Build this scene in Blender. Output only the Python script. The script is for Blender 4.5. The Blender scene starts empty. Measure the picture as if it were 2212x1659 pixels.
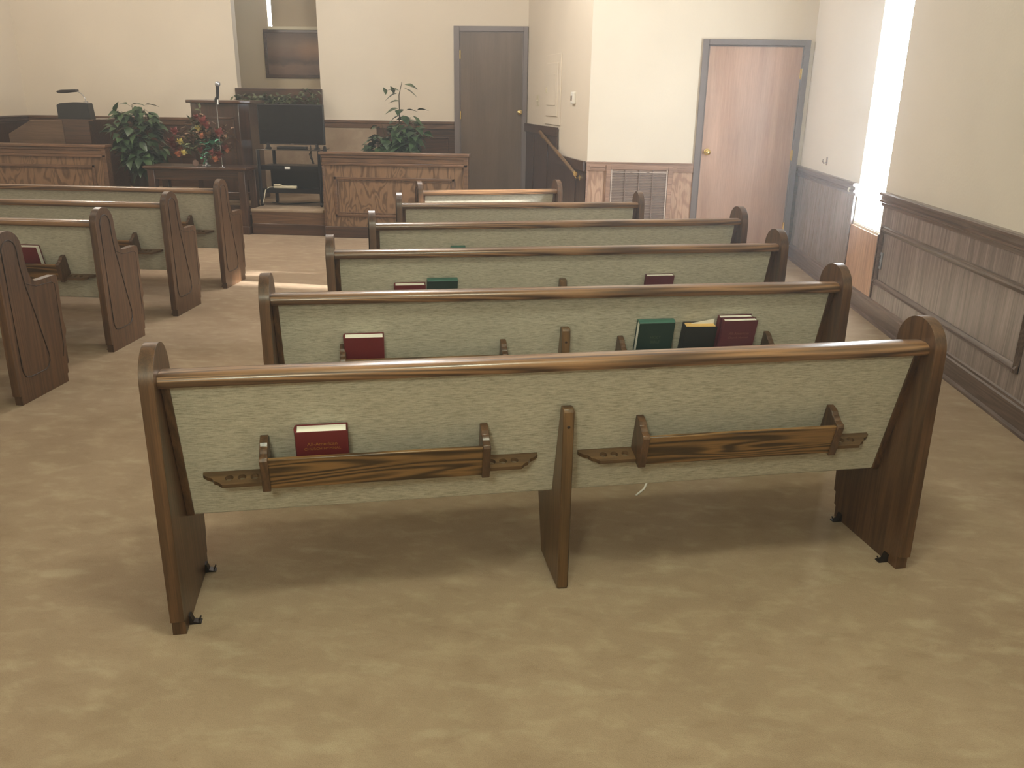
import bpy, bmesh, math, random
from mathutils import Vector, Matrix
R = math.radians
SUN_E, SKY_E = 20., 42.
random.seed(7)
scn = bpy.context.scene
C = scn.collection

# ------------------------------------------------------------------ materials
def newmat(name):
    m = bpy.data.materials.new(name); m.use_nodes = True
    nt = m.node_tree
    return m, nt, nt.nodes['Principled BSDF']

def srgb(r, g, b):
    f = lambda c: (c/255/12.92 if c/255 <= .04045 else ((c/255+.055)/1.055)**2.4)
    return (f(r), f(g), f(b), 1)

def plain(name, col, rough=.5, metal=0., spec=.5, emit=None, es=0.):
    m, nt, b = newmat(name)
    b.inputs['Base Color'].default_value = col
    b.inputs['Roughness'].default_value = rough
    b.inputs['Metallic'].default_value = metal
    b.inputs['Specular IOR Level'].default_value = spec
    if emit:
        b.inputs['Emission Color'].default_value = emit
        b.inputs['Emission Strength'].default_value = es
    # faint procedural unevenness of the finish
    n = nt.nodes.new('ShaderNodeTexNoise'); n.inputs['Scale'].default_value = 40
    tc = nt.nodes.new('ShaderNodeTexCoord')
    nt.links.new(tc.outputs['Object'], n.inputs['Vector'])
    mr = nt.nodes.new('ShaderNodeMapRange')
    mr.inputs['To Min'].default_value = max(0, rough-.05); mr.inputs['To Max'].default_value = min(1, rough+.05)
    nt.links.new(n.outputs['Fac'], mr.inputs['Value']); nt.links.new(mr.outputs['Result'], b.inputs['Roughness'])
    return m

def tex(nt, kind, vec, **kw):
    n = nt.nodes.new(kind)
    for k, v in kw.items():
        n.inputs[k].default_value = v
    nt.links.new(vec, n.inputs['Vector'])
    return n

def mapping(nt, scale, rot=(0, 0, 0), coord='Object'):
    tc = nt.nodes.new('ShaderNodeTexCoord'); mp = nt.nodes.new('ShaderNodeMapping')
    mp.inputs['Scale'].default_value = scale; mp.inputs['Rotation'].default_value = rot
    nt.links.new(tc.outputs[coord], mp.inputs['Vector'])
    return mp.outputs['Vector']

def ramp(nt, fac, stops):
    r = nt.nodes.new('ShaderNodeValToRGB')
    e = r.color_ramp.elements
    while len(e) < len(stops): e.new(.5)
    for k, (p, c) in enumerate(stops):
        e[k].position = p; e[k].color = c
    nt.links.new(fac, r.inputs['Fac'])
    return r.outputs['Color']

def mixc(nt, fac, a, b, blend='MIX'):
    m = nt.nodes.new('ShaderNodeMix'); m.data_type = 'RGBA'; m.blend_type = blend
    for s, v in ((m.inputs[0], fac), (m.inputs[6], a), (m.inputs[7], b)):
        if hasattr(v, 'links'): nt.links.new(v, s)
        else: s.default_value = v
    return m.outputs[2]

def bump(nt, b, height, strength, dist=.002):
    bp = nt.nodes.new('ShaderNodeBump')
    bp.inputs['Strength'].default_value = strength; bp.inputs['Distance'].default_value = dist
    nt.links.new(height, bp.inputs['Height']); nt.links.new(bp.outputs['Normal'], b.inputs['Normal'])

def wood(name, dark, light, axis='X', rough=.35, freq=120., stretch=.06, coat=.0, fig=.4, spec=.5, fine=.3, base=5.):
    """stained oak: irregular cathedral rings stretched along the grain axis, plus fine pores"""
    m, nt, b = newmat(name)
    sc = lambda k: {'X': (k, 1, 1), 'Y': (1, k, 1), 'Z': (1, 1, k)}[axis]
    v = mapping(nt, sc(stretch))
    n = tex(nt, 'ShaderNodeTexNoise', v, Scale=base, Detail=2.5, Roughness=.45, Distortion=.25)
    ml = nt.nodes.new('ShaderNodeMath'); ml.operation = 'MULTIPLY'; ml.inputs[1].default_value = freq
    nt.links.new(n.outputs['Fac'], ml.inputs[0])
    sn = nt.nodes.new('ShaderNodeMath'); sn.operation = 'SINE'; nt.links.new(ml.outputs[0], sn.inputs[0])
    mr = nt.nodes.new('ShaderNodeMapRange'); mr.inputs['From Min'].default_value = -1; nt.links.new(sn.outputs[0], mr.inputs['Value'])
    st = tex(nt, 'ShaderNodeTexNoise', mapping(nt, sc(stretch*.4)), Scale=70., Detail=5., Roughness=.6)
    f = nt.nodes.new('ShaderNodeMix'); f.data_type = 'FLOAT'; f.inputs[0].default_value = fig
    nt.links.new(st.outputs['Fac'], f.inputs[2]); nt.links.new(mr.outputs['Result'], f.inputs[3])
    c = ramp(nt, f.outputs[0], [(.22, dark), (.72, light)])
    p = tex(nt, 'ShaderNodeTexNoise', mapping(nt, sc(stretch*.5)), Scale=260., Detail=2.)
    c = mixc(nt, 1., c, ramp(nt, p.outputs['Fac'], [(.35, (1-fine, 1-fine, 1-fine, 1)), (.58, (1, 1, 1, 1))]), 'MULTIPLY')
    big = tex(nt, 'ShaderNodeTexNoise', mapping(nt, sc(.4)), Scale=3., Detail=2.)
    c = mixc(nt, 1., c, ramp(nt, big.outputs['Fac'], [(.3, (.84, .84, .84, 1)), (.7, (1.08, 1.06, 1.03, 1))]), 'MULTIPLY')
    nt.links.new(c, b.inputs['Base Color'])
    b.inputs['Roughness'].default_value = rough
    b.inputs['Specular IOR Level'].default_value = spec
    b.inputs['Coat Weight'].default_value = coat; b.inputs['Coat Roughness'].default_value = .18
    bump(nt, b, p.outputs['Fac'], .1, .001)
    return m

def figured(name, dark, light, rough=.4, scale=9., stretch=.35, spec=.4, axis='Z'):
    """rotary-cut veneer with wild wavy figure"""
    m, nt, b = newmat(name)
    v = mapping(nt, (1, 1, stretch) if axis == 'Z' else (stretch, 1, 1))
    n = tex(nt, 'ShaderNodeTexNoise', v, Scale=scale*.45, Detail=2., Distortion=.6)
    wv = nt.nodes.new('ShaderNodeMath'); wv.operation = 'MULTIPLY'; wv.inputs[1].default_value = 60.
    nt.links.new(n.outputs['Fac'], wv.inputs[0])
    sn = nt.nodes.new('ShaderNodeMath'); sn.operation = 'SINE'; nt.links.new(wv.outputs[0], sn.inputs[0])
    mr = nt.nodes.new('ShaderNodeMapRange'); mr.inputs['From Min'].default_value = -1
    nt.links.new(sn.outputs[0], mr.inputs['Value'])
    c = ramp(nt, mr.outputs['Result'], [(.05, dark), (.6, light)])
    f = tex(nt, 'ShaderNodeTexNoise', mapping(nt, (1, 1, .06)), Scale=120., Detail=2.)
    c = mixc(nt, .5, c, ramp(nt, f.outputs['Fac'], [(.35, (.6, .6, .6, 1)), (.65, (1, 1, 1, 1))]), 'MULTIPLY')
    nt.links.new(c, b.inputs['Base Color']); b.inputs['Roughness'].default_value = rough
    b.inputs['Specular IOR Level'].default_value = spec
    return m

def m_fabric():
    m, nt, b = newmat('oatmeal_linen')
    a = tex(nt, 'ShaderNodeTexNoise', mapping(nt, (14, 130, 150)), Scale=2.2, Detail=4., Roughness=.7)
    w = tex(nt, 'ShaderNodeTexNoise', mapping(nt, (240, 90, 60)), Scale=2.2, Detail=2.)
    big = tex(nt, 'ShaderNodeTexNoise', mapping(nt, (1, 1, 1)), Scale=3., Detail=2.)
    c = ramp(nt, a.outputs['Fac'], [(.3, srgb(150, 144, 128)), (.52, srgb(192, 186, 170)), (.75, srgb(214, 209, 195))])
    c = mixc(nt, .35, c, ramp(nt, w.outputs['Fac'], [(.3, (.62, .6, .56, 1)), (.7, (1, 1, 1, 1))]), 'MULTIPLY')
    c = mixc(nt, .3, c, ramp(nt, big.outputs['Fac'], [(.3, (.85, .85, .83, 1)), (.7, (1, 1, 1, 1))]), 'MULTIPLY')
    nt.links.new(c, b.inputs['Base Color']); b.inputs['Roughness'].default_value = .9
    b.inputs['Specular IOR Level'].default_value = .15
    b.inputs['Sheen Weight'].default_value = .15
    bump(nt, b, a.outputs['Fac'], .35, .002)
    return m

def m_carpet():
    m, nt, b = newmat('tan_carpet')
    n1 = tex(nt, 'ShaderNodeTexNoise', mapping(nt, (1, 1, 1)), Scale=1.6, Detail=5., Roughness=.6, Distortion=.4)
    n2 = tex(nt, 'ShaderNodeTexNoise', mapping(nt, (1, 1.7, 1)), Scale=7., Detail=5., Roughness=.65, Distortion=.3)
    n3 = tex(nt, 'ShaderNodeTexNoise', mapping(nt, (1, 2.2, 1), (0, 0, .25)), Scale=4.3, Detail=4., Roughness=.55)
    pile = tex(nt, 'ShaderNodeTexNoise', mapping(nt, (1, 1, 1)), Scale=330., Detail=2.)
    c = ramp(nt, n1.outputs['Fac'], [(.28, srgb(150, 130, 109)), (.7, srgb(166, 146, 124))])
    c = mixc(nt, ramp(nt, n2.outputs['Fac'], [(.5, (0, 0, 0, 1)), (.72, (.55, .55, .55, 1))]), c, srgb(184, 168, 142))
    c = mixc(nt, ramp(nt, n3.outputs['Fac'], [(.58, (0, 0, 0, 1)), (.7, (.4, .4, .4, 1))]), c, srgb(186, 172, 147))
    c = mixc(nt, ramp(nt, n2.outputs['Fac'], [(.3, (.45, .45, .45, 1)), (.44, (0, 0, 0, 1))]), c, srgb(138, 117, 95))
    c = mixc(nt, .45, c, ramp(nt, pile.outputs['Fac'], [(.3, (.6, .58, .55, 1)), (.7, (1, 1, 1, 1))]), 'MULTIPLY')
    nt.links.new(c, b.inputs['Base Color']); b.inputs['Roughness'].default_value = 1.
    b.inputs['Specular IOR Level'].default_value = .05
    bump(nt, b, pile.outputs['Fac'], .5, .004)
    return m

def m_wall(name, col):
    m, nt, b = newmat(name)
    n = tex(nt, 'ShaderNodeTexNoise', mapping(nt, (1, 1, 1)), Scale=60., Detail=4.)
    n2 = tex(nt, 'ShaderNodeTexNoise', mapping(nt, (1, 1, 1)), Scale=2., Detail=2.)
    c = ramp(nt, n2.outputs['Fac'], [(.3, tuple(x*.95 for x in col[:3])+(1,)), (.7, col)])
    nt.links.new(c, b.inputs['Base Color']); b.inputs['Roughness'].default_value = .75
    b.inputs['Specular IOR Level'].default_value = .25
    bump(nt, b, n.outputs['Fac'], .25, .003)
    return m

OAKX = wood('oak_stain_lengthwise', srgb(66, 47, 26), srgb(136, 102, 62), 'X', .32, 150., .07, .15, .6, base=7.)
RAIL = wood('oak_cap_rail', srgb(72, 50, 33), srgb(144, 108, 76), 'X', .28, 150., .03, .3, .5, base=9.)
OAKP = wood('oak_plain_lengthwise', srgb(78, 58, 38), srgb(116, 88, 58), 'X', .34, 110., .06, .15, .2)
OAKZ = wood('oak_stain_upright', srgb(66, 46, 31), srgb(104, 74, 50), 'Z', .36, 110., .06, .15, .3)
OAKI = wood('oak_support', srgb(76, 56, 34), srgb(116, 86, 54), 'Z', .36, 110., .06, .1, .3)
GROOVE = plain('dark_groove_wood', srgb(44, 28, 16), .5)  # darker wood tone for the routed lines and screw plugs
MAHZ = wood('mahogany_stain_upright', srgb(50, 35, 27), srgb(84, 58, 43), 'Z', .3, 90., .06, .3, .35)
MAHX = wood('mahogany_stain_lengthwise', srgb(54, 38, 29), srgb(90, 63, 46), 'X', .3, 90., .06, .25, .35)
MAHY = wood('mahogany_rail_sideways', srgb(76, 62, 56), srgb(112, 94, 86), 'Y', .28, 90., .06, .3, .3)
FIG = figured('rotary_oak_veneer', srgb(100, 75, 54), srgb(136, 105, 78), .4, 12.)
FIGP = figured('rotary_oak_veneer_pale', srgb(166, 130, 108), srgb(192, 158, 134), .42, 9.)
TRIMX = wood('oak_trim_lengthwise', srgb(84, 60, 43), srgb(122, 90, 66), 'X', .34, 90., .06, .15, .3)
TRIMP = wood('oak_trim_pale', srgb(146, 114, 98), srgb(178, 144, 124), 'X', .38, 90., .06, .1, .3)
PANELR = wood('panelling_glare_lightened', srgb(104, 92, 88), srgb(148, 136, 131), 'Z', .26, 60., .05, .3, .25, .6)  # dark stained boards, lightened and greyed in colour for window glare
BAYW = wood('window_bay_oak_sunlit', srgb(166, 128, 102), srgb(196, 158, 128), 'Z', .4, 70., .06, .1, .35)  # lighter bay finish, with sunlit brightness put into its colour
DOORL = wood('flush_door_birch', srgb(170, 134, 113), srgb(192, 158, 138), 'Z', .42, 30., .08, .1, .3, .4, .1, 3.)
DOORD = wood('flush_door_walnut', srgb(92, 76, 62), srgb(112, 94, 79), 'Z', .42, 30., .08, .1, .3, .4, .12, 3.)
FRAMEM = plain('grey_brown_door_frame', srgb(112, 101, 98), .4)
FABRIC = m_fabric(); CARPET = m_carpet()
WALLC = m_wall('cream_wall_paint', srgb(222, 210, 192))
WALLR = m_wall('cream_wall_paint_right', srgb(214, 205, 192))
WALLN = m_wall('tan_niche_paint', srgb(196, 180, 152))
CEIL = m_wall('white_ceiling', srgb(235, 230, 220))
BRASS = plain('brass', srgb(240, 214, 140), .18, 1.)
STEEL = plain('chrome_steel', srgb(200, 200, 205), .2, 1.)
BLACK = plain('black_plastic', srgb(22, 21, 22), .35)
BLACKM = plain('black_metal', srgb(28, 26, 27), .3, .4)
SCREEN = plain('screen_glass', srgb(14, 14, 15), .12, 0., .6)
WHITEP = plain('white_plastic', srgb(236, 232, 222), .45)
CREAMP = plain('cream_plastic', srgb(208, 198, 172), .5)
PAGES = plain('white_page_edges', srgb(247, 245, 236), .8)
TANP = plain('tan_page_edges', srgb(222, 182, 116), .8)
MAROON = plain('maroon_cloth_cover', srgb(104, 30, 34), .55)
PURPLE = plain('burgundy_cloth_cover', srgb(92, 40, 50), .55)
GREENB = plain('green_cloth_cover', srgb(30, 52, 44), .5)
DKGREEN = plain('blackish_leather_cover', srgb(34, 34, 32), .5)
GOLD = plain('gold_foil', srgb(164, 116, 54), .45, .3)
PALEGOLD = plain('faded_foil', srgb(128, 84, 74), .5)
IRON = plain('dark_iron', srgb(48, 40, 36), .45, .6)
GRILLE = plain('pale_grille_metal', srgb(196, 178, 166), .4, .2)
GRILLD = plain('grille_louvre_shade', srgb(120, 100, 90), .5)
SHADE = m_wall('tan_window_shade', srgb(176, 160, 134))
PAPER = plain('white_paper', srgb(240, 240, 235), .8)
POT = plain('dark_wicker_pot', srgb(54, 38, 24), .7)
STEM = plain('brown_stem', srgb(70, 60, 36), .7)

def leafmat(name, a, b_, rough=.35):
    m, nt, b = newmat(name)
    n = tex(nt, 'ShaderNodeTexNoise', mapping(nt, (1, 1, 1)), Scale=9., Detail=2.)
    nt.links.new(ramp(nt, n.outputs['Fac'], [(.35, a), (.65, b_)]), b.inputs['Base Color'])
    b.inputs['Roughness'].default_value = rough
    return m
LEAF = leafmat('ficus_leaf', srgb(34, 54, 35), srgb(70, 92, 58))
LEAFD = leafmat('garland_leaf', srgb(50, 62, 38), srgb(112, 118, 84), .6)
LEAFT = leafmat('teal_leaf', srgb(46, 104, 78), srgb(92, 160, 124), .5)
LEAFB = leafmat('dry_brown_leaf', srgb(86, 62, 44), srgb(132, 104, 78), .6)
RED = leafmat('dusty_red_petal', srgb(122, 56, 52), srgb(160, 92, 84), .6)
DRED = leafmat('wine_petal', srgb(96, 40, 36), srgb(126, 58, 48), .6)
ORANGE = leafmat('orange_petal', srgb(176, 104, 72), srgb(206, 142, 106), .6)
YELLOW = leafmat('yellow_petal', srgb(190, 170, 84), srgb(220, 206, 130), .6)

def m_painting():
    m, nt, b = newmat('brown_landscape_painting')
    g = nt.nodes.new('ShaderNodeSeparateXYZ'); tc = nt.nodes.new('ShaderNodeTexCoord')
    nt.links.new(tc.outputs['Object'], g.inputs[0])
    n = tex(nt, 'ShaderNodeTexNoise', mapping(nt, (2.2, 1, 5)), Scale=2.4, Detail=5., Distortion=.8)
    ad = nt.nodes.new('ShaderNodeMath'); ad.operation = 'MULTIPLY_ADD'; ad.inputs[1].default_value = .28
    nt.links.new(n.outputs['Fac'], ad.inputs[0])
    mz = nt.nodes.new('ShaderNodeMapRange'); mz.inputs['From Min'].default_value = -.34; mz.inputs['From Max'].default_value = .34
    nt.links.new(g.outputs['Z'], mz.inputs['Value']); nt.links.new(mz.outputs['Result'], ad.inputs[2])
    c = ramp(nt, ad.outputs[0], [(.2, srgb(96, 70, 56)), (.38, srgb(124, 96, 76)), (.48, srgb(72, 56, 48)), (.62, srgb(112, 84, 66)), (.82, srgb(122, 100, 82)), (1., srgb(98, 78, 64))])
    # warm glow patch of the painted sunset
    sx = nt.nodes.new('ShaderNodeTexGradient'); sx.gradient_type = 'SPHERICAL'
    mp = nt.nodes.new('ShaderNodeMapping'); mp.inputs['Scale'].default_value = (2.6, 1, 5.)
    mp.inputs['Location'].default_value = (-.1*2.6, 0, -.06*5)
    nt.links.new(tc.outputs['Object'], mp.inputs['Vector']); nt.links.new(mp.outputs['Vector'], sx.inputs['Vector'])
    c = mixc(nt, ramp(nt, sx.outputs['Fac'], [(.1, (0, 0, 0, 1)), (.9, (.6, .6, .6, 1))]), c, srgb(178, 134, 96))
    nt.links.new(c, b.inputs['Base Color']); b.inputs['Roughness'].default_value = .5
    return m
PAINT = m_painting()

# ------------------------------------------------------------------ geometry helpers
class MB:
    def __init__(s, *mats): s.b = bmesh.new(); s.mats = list(mats); s.mi = 0
    def use(s, m):
        if m not in s.mats: s.mats.append(m)
        s.mi = s.mats.index(m); return s
    def _f(s, vs):
        try:
            f = s.b.faces.new(vs); f.material_index = s.mi; return f
        except ValueError: return None
    def box(s, x0, x1, y0, y1, z0, z1, M=None):
        P = [Vector((x, y, z)) for z in (z0, z1) for y in (y0, y1) for x in (x0, x1)]
        if M: P = [M @ p for p in P]
        v = [s.b.verts.new(p) for p in P]
        for q in ((0, 2, 3, 1), (4, 5, 7, 6), (0, 1, 5, 4), (2, 6, 7, 3), (0, 4, 6, 2), (1, 3, 7, 5)): s._f([v[i] for i in q])
        return s
    def quad(s, *pts): s._f([s.b.verts.new(p) for p in pts]); return s
    def prism(s, pts, fn, a, b):
        """closed outline pts (2-D) swept from a to b; fn(p, t) gives the 3-D point"""
        A = [s.b.verts.new(fn(p, a)) for p in pts]; B = [s.b.verts.new(fn(p, b)) for p in pts]
        s._f(A[::-1]); s._f(B)
        n = len(pts)
        for i in range(n): s._f([A[i], A[(i+1) % n], B[(i+1) % n], B[i]])
        return s
    def tube(s, path, r, n=8, cap=True, taper=None):
        path = [Vector(p) for p in path]; rings = []
        up = Vector((0, 0, 1))
        for i, p in enumerate(path):
            d = (path[min(i+1, len(path)-1)] - path[max(i-1, 0)]).normalized()
            a = d.cross(up)
            if a.length < 1e-3: a = d.cross(Vector((0, 1, 0)))
            a.normalize(); b = d.cross(a).normalized()
            rr = (r if taper is None else r*taper[i])
            rings.append([s.b.verts.new(p + (a*math.cos(2*math.pi*k/n) + b*math.sin(2*math.pi*k/n))*rr) for k in range(n)])
        for A, B in zip(rings, rings[1:]):
            for k in range(n): s._f([A[k], A[(k+1) % n], B[(k+1) % n], B[k]])
        if cap: s._f(rings[0][::-1]); s._f(rings[-1])
        return s
    def lathe(s, prof, c=(0, 0, 0), n=24, M=None):
        c = Vector(c); rings = []
        for r, z in prof:
            ring = []
            for k in range(n):
                p = Vector((r*math.cos(2*math.pi*k/n), r*math.sin(2*math.pi*k/n), z))
                if M: p = M @ p
                ring.append(s.b.verts.new(p + c))
            rings.append(ring)
        for A, B in zip(rings, rings[1:]):
            for k in range(n): s._f([A[k], A[(k+1) % n], B[(k+1) % n], B[k]])
        s._f(rings[0][::-1]); s._f(rings[-1])
        return s
    def ball(s, c, r, n=10, sc=(1, 1, 1)):
        pr = [(max(1e-4, math.sin(math.pi*i/8)), -math.cos(math.pi*i/8)) for i in range(9)]
        return s.lathe([(p[0]*r*sc[0], p[1]*r*sc[2]) for p in pr], c, n)
    def leaf(s, base, d, L, W, bend=.3, roll=0., fold=.2):
        """pointed leaf from base along d, curving down"""
        base = Vector(base); d = Vector(d).normalized(); up = Vector((0, 0, 1))
        sd = d.cross(up)
        if sd.length < 1e-3: sd = Vector((1, 0, 0))
        sd.normalize(); nn = sd.cross(d).normalized()
        Mr = Matrix.Rotation(roll, 3, d); sd = Mr @ sd; nn = Mr @ nn
        ws = (0.02, .62, 1., .78, .38, .02); rows = []
        for i, w in enumerate(ws):
            t = i/(len(ws)-1)
            c = base + d*(L*t) - up*(bend*L*t*t)
            hw = W*.5*w
            rows.append([s.b.verts.new(c - sd*hw + nn*hw*fold), s.b.verts.new(c), s.b.verts.new(c + sd*hw + nn*hw*fold)])
        for A, B in zip(rows, rows[1:]):
            s._f([A[0], A[1], B[1], B[0]]); s._f([A[1], A[2], B[2], B[1]])
        return s
    def build(s, name, parent=None, smooth=40, bevel=0., loc=None, seg=2):
        bmesh.ops.recalc_face_normals(s.b, faces=s.b.faces) if s.b.faces else None
        me = bpy.data.meshes.new(name); s.b.to_mesh(me); s.b.free()
        for m in s.mats: me.materials.append(m)
        if smooth:
            for p in me.polygons: p.use_smooth = True
            me.set_sharp_from_angle(angle=R(smooth))
        o = bpy.data.objects.new(name, me); C.objects.link(o)
        if parent: o.parent = parent
        if loc: o.location = loc
        if bevel:
            md = o.modifiers.new('bevel', 'BEVEL'); md.width = bevel; md.segments = seg; md.limit_method = 'ANGLE'; md.angle_limit = R(40)
        return o

def tag(o, label=None, cat=None, group=None, kind=None):
    if label: o['label'] = label
    if cat: o['category'] = cat
    if group: o['group'] = group
    if kind: o['kind'] = kind
    return o
def thing(name, label, cat, loc, rz=0, group=None):
    o = bpy.data.objects.new(name, None); C.objects.link(o); o.empty_display_size = .1
    o.location = loc; o.rotation_euler = (0, 0, rz)
    return tag(o, label, cat, group)
def struct(o): o['kind'] = 'structure'; return o
def sbox(name, mat, *d, **k): return struct(MB(mat).box(*d).build(name, **k))
def copy_tree(o, parent=None):
    c = o.copy(); C.objects.link(c); c.parent = parent
    for ch in [x for x in list(o.children)]: copy_tree(ch, c)
    return c

# ------------------------------------------------------------------ room
WX, DY, FY, SZ, CZ = 2.229, 8.911, 11.65, .29, 3.7
RAILH = .922
LX = -7.62; BY = -3.6
sbox('floor', CARPET, LX-.1, WX+.1, BY-.1, FY+.1, -.1, 0)
sbox('ceiling', CEIL, LX-.1, WX+.3, BY-.1, 12.9, CZ, CZ+.1)
sbox('wall_back', WALLC, LX-.1, WX+.3, BY-.12, BY, 0, CZ)
sbox('wall_left', WALLC, LX-.12, LX, BY, FY+.13, 0, CZ)
# right wall with the tall slot window
WY0, WY1, WZ0, WZ1 = 6.405, 7.01, .618, 2.32
w = MB(WALLR)
w.box(WX, WX+.05, BY, WY0, 0, CZ); w.box(WX, WX+.05, WY1, DY+.13, 0, CZ)
w.box(WX, WX+.05, WY0, WY1, 0, WZ0); w.box(WX, WX+.05, WY0, WY1, WZ1, CZ)
struct(w.build('wall_right', smooth=0))
w = MB(WALLC); w.box(.089, WX, DY, DY+.13, 0, CZ); struct(w.build('wall_door', smooth=0))
# splayed wall beside the stage steps
AD = Vector((-.70-.089, FY-DY)).normalized(); AN = Vector((-AD.y, AD.x))  # AN points into the room (left)
AL = math.hypot(-.70-.089, FY-DY)
AROT = math.atan2(AD.y, AD.x)
def apt(s, n, z): return Vector((.089 + AD.x*s + AN.x*n, DY + AD.y*s + AN.y*n, z))
def abox(mb, s0, s1, n0, n1, z0, z1):
    mb.prism([(s0, n0), (s1, n0), (s1, n1), (s0, n1)], lambda p, t: apt(p[0], p[1], t), z0, z1); return mb
struct(abox(MB(WALLC), 0, AL+.05, -.12, 0, 0, CZ).build('wall_angled', smooth=0))
# front wall with the niche opening
NX0, NX1 = -4.60, -3.463
w = MB(WALLC); w.box(LX, NX0, FY, FY+.13, 0, CZ); w.box(NX1, -.6, FY, FY+.13, 0, CZ)
w.box(NX0, NX1, FY+.01, FY+.13, 0, 1.58)
struct(w.build('wall_front', smooth=0))
NB = 12.65
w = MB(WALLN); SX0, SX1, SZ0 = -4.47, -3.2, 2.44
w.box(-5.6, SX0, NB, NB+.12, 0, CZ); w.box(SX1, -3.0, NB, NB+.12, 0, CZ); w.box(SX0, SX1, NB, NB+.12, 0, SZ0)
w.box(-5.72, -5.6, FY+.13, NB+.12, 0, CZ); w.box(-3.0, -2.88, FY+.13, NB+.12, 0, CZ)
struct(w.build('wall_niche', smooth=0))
sbox('floor_niche', CARPET, -5.7, -2.9, FY+.13, NB, 1.0, 1.1)

# stage: right bay and set-back middle
st = MB(CARPET)
ST = [(-7.62, 9.95), (-3.70, 9.95), (-3.70, 9.495), (-.085, 9.495), (-.70, FY), (-7.62, FY)]
st.prism(ST, lambda p, t: Vector((p[0], p[1], t)), .02, SZ)
st.box(-3.715, -2.86, 9.465, 9.50, .255, SZ+.002)
struct(st.build('floor_stage', smooth=0, bevel=.012))
sbox('trim_1', TRIMX, -3.705, -2.835, 9.478, 9.494, .125, .255)
sbox('trim_2', MAHX, -3.71, -2.835, 9.465, 9.494, 0, .125, bevel=.006)
sbox('trim_3', MAHX, LX, -3.72, 9.93, 9.948, 0, .262)
# carpeted steps right of the half wall
sbox('step_1', CARPET, -1.2, .0, 9.20, 9.494, 0, .145, bevel=.01)

# ---- right wall wainscot
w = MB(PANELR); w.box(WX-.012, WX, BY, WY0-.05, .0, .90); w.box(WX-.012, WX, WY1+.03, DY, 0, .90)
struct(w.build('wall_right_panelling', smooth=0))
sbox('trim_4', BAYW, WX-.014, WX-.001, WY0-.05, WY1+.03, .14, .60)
def rail_profile(z, d=.045):
    return [(0, z), (d*.8, z), (d, z-.008), (d, z-.022), (d*.62, z-.028), (d*.55, z-.05), (d*.8, z-.058), (d*.8, z-.07), (d*.45, z-.078), (d*.4, z-.1), (0, z-.1)]
w = MB(MAHY)
for a, b in ((BY, WY0-.012), (WY1+.005, DY)):
    w.prism(rail_profile(RAILH), lambda p, t: Vector((WX-p[0], t, p[1])), a, b)
struct(w.build('trim_5', smooth=30))
w = MB(MAHY)
w.prism([(0, 0), (.028, 0), (.028, .118), (.02, .126), (.02, .14), (.008, .152), (0, .152)], lambda p, t: Vector((WX-p[0], t, p[1])), BY, DY)
w.prism([(.0, .0), (.048, .0), (.046, .012), (.03, .02), (0, .02)], lambda p, t: Vector((WX-p[0], t, p[1])), BY, DY)
struct(w.build('baseboard_right', smooth=30))
def panel_mould(mb, y0, y1, z0, z1):
    pr = [(0, 0), (0, .045), (.006, .045), (.018, .034), (.022, .022), (.012, .014), (.014, .006), (.005, 0)]
    X = WX-.012
    # long mouldings, profile height runs inward from the frame edge
    mb.prism(pr, lambda p, t: Vector((X-p[0], t, z0+p[1])), y0, y1)
    mb.prism(pr, lambda p, t: Vector((X-p[0], t, z1-p[1])), y0, y1)
    mb.prism(pr, lambda p, t: Vector((X-p[0], y0+p[1], t)), z0, z1)
    mb.prism(pr, lambda p, t: Vector((X-p[0], y1-p[1], t)), z0, z1)
w = MB(MAHY)
panel_mould(w, 4.15, 6.31, .262, .69); panel_mould(w, 1.7, 3.95, .262, .69); panel_mould(w, -.8, 1.5, .262, .69)
struct(w.build('trim_6', smooth=30))
# upright stops either side of the window bay
w = MB(MAHY); w.box(WX-.022, WX-.002, WY1+.02, WY1+.04, .15, .85); w.box(WX-.022, WX-.002, WY0-.06, WY0-.04, .15, .62)
struct(w.build('trim_7'))

# ---- slot window
win = struct(thing('window_1', None, None, (WX, WY0, WZ0)))
def m_glass():
    m = bpy.data.materials.new('window_glass'); m.use_nodes = True; nt = m.node_tree
    nt.nodes.remove(nt.nodes['Principled BSDF'])
    t = nt.nodes.new('ShaderNodeBsdfTransparent'); g = nt.nodes.new('ShaderNodeBsdfGlossy'); g.inputs['Roughness'].default_value = .05
    mx = nt.nodes.new('ShaderNodeMixShader'); mx.inputs[0].default_value = .05
    nt.links.new(t.outputs[0], mx.inputs[1]); nt.links.new(g.outputs[0], mx.inputs[2])
    nt.links.new(mx.outputs[0], nt.nodes['Material Output'].inputs['Surface'])
    return m
GLASS = m_glass()
W_, H_ = WY1-WY0, WZ1-WZ0
MB(GLASS).box(.012, .016, .006, W_-.006, .006, H_-.006).build('pane', win, smooth=0)
wf = MB(WHITEP)
wf.box(.005, .03, 0, .008, 0, H_); wf.box(.005, .03, W_-.008, W_, 0, H_); wf.box(.005, .03, 0, W_, 0, .008); wf.box(.005, .03, 0, W_, H_-.008, H_)
wf.build('window_frame', win, smooth=0)
MB(WHITEP).box(.02, .05, .001, W_-.001, -.001, .003).build('window_sill', win)

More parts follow.
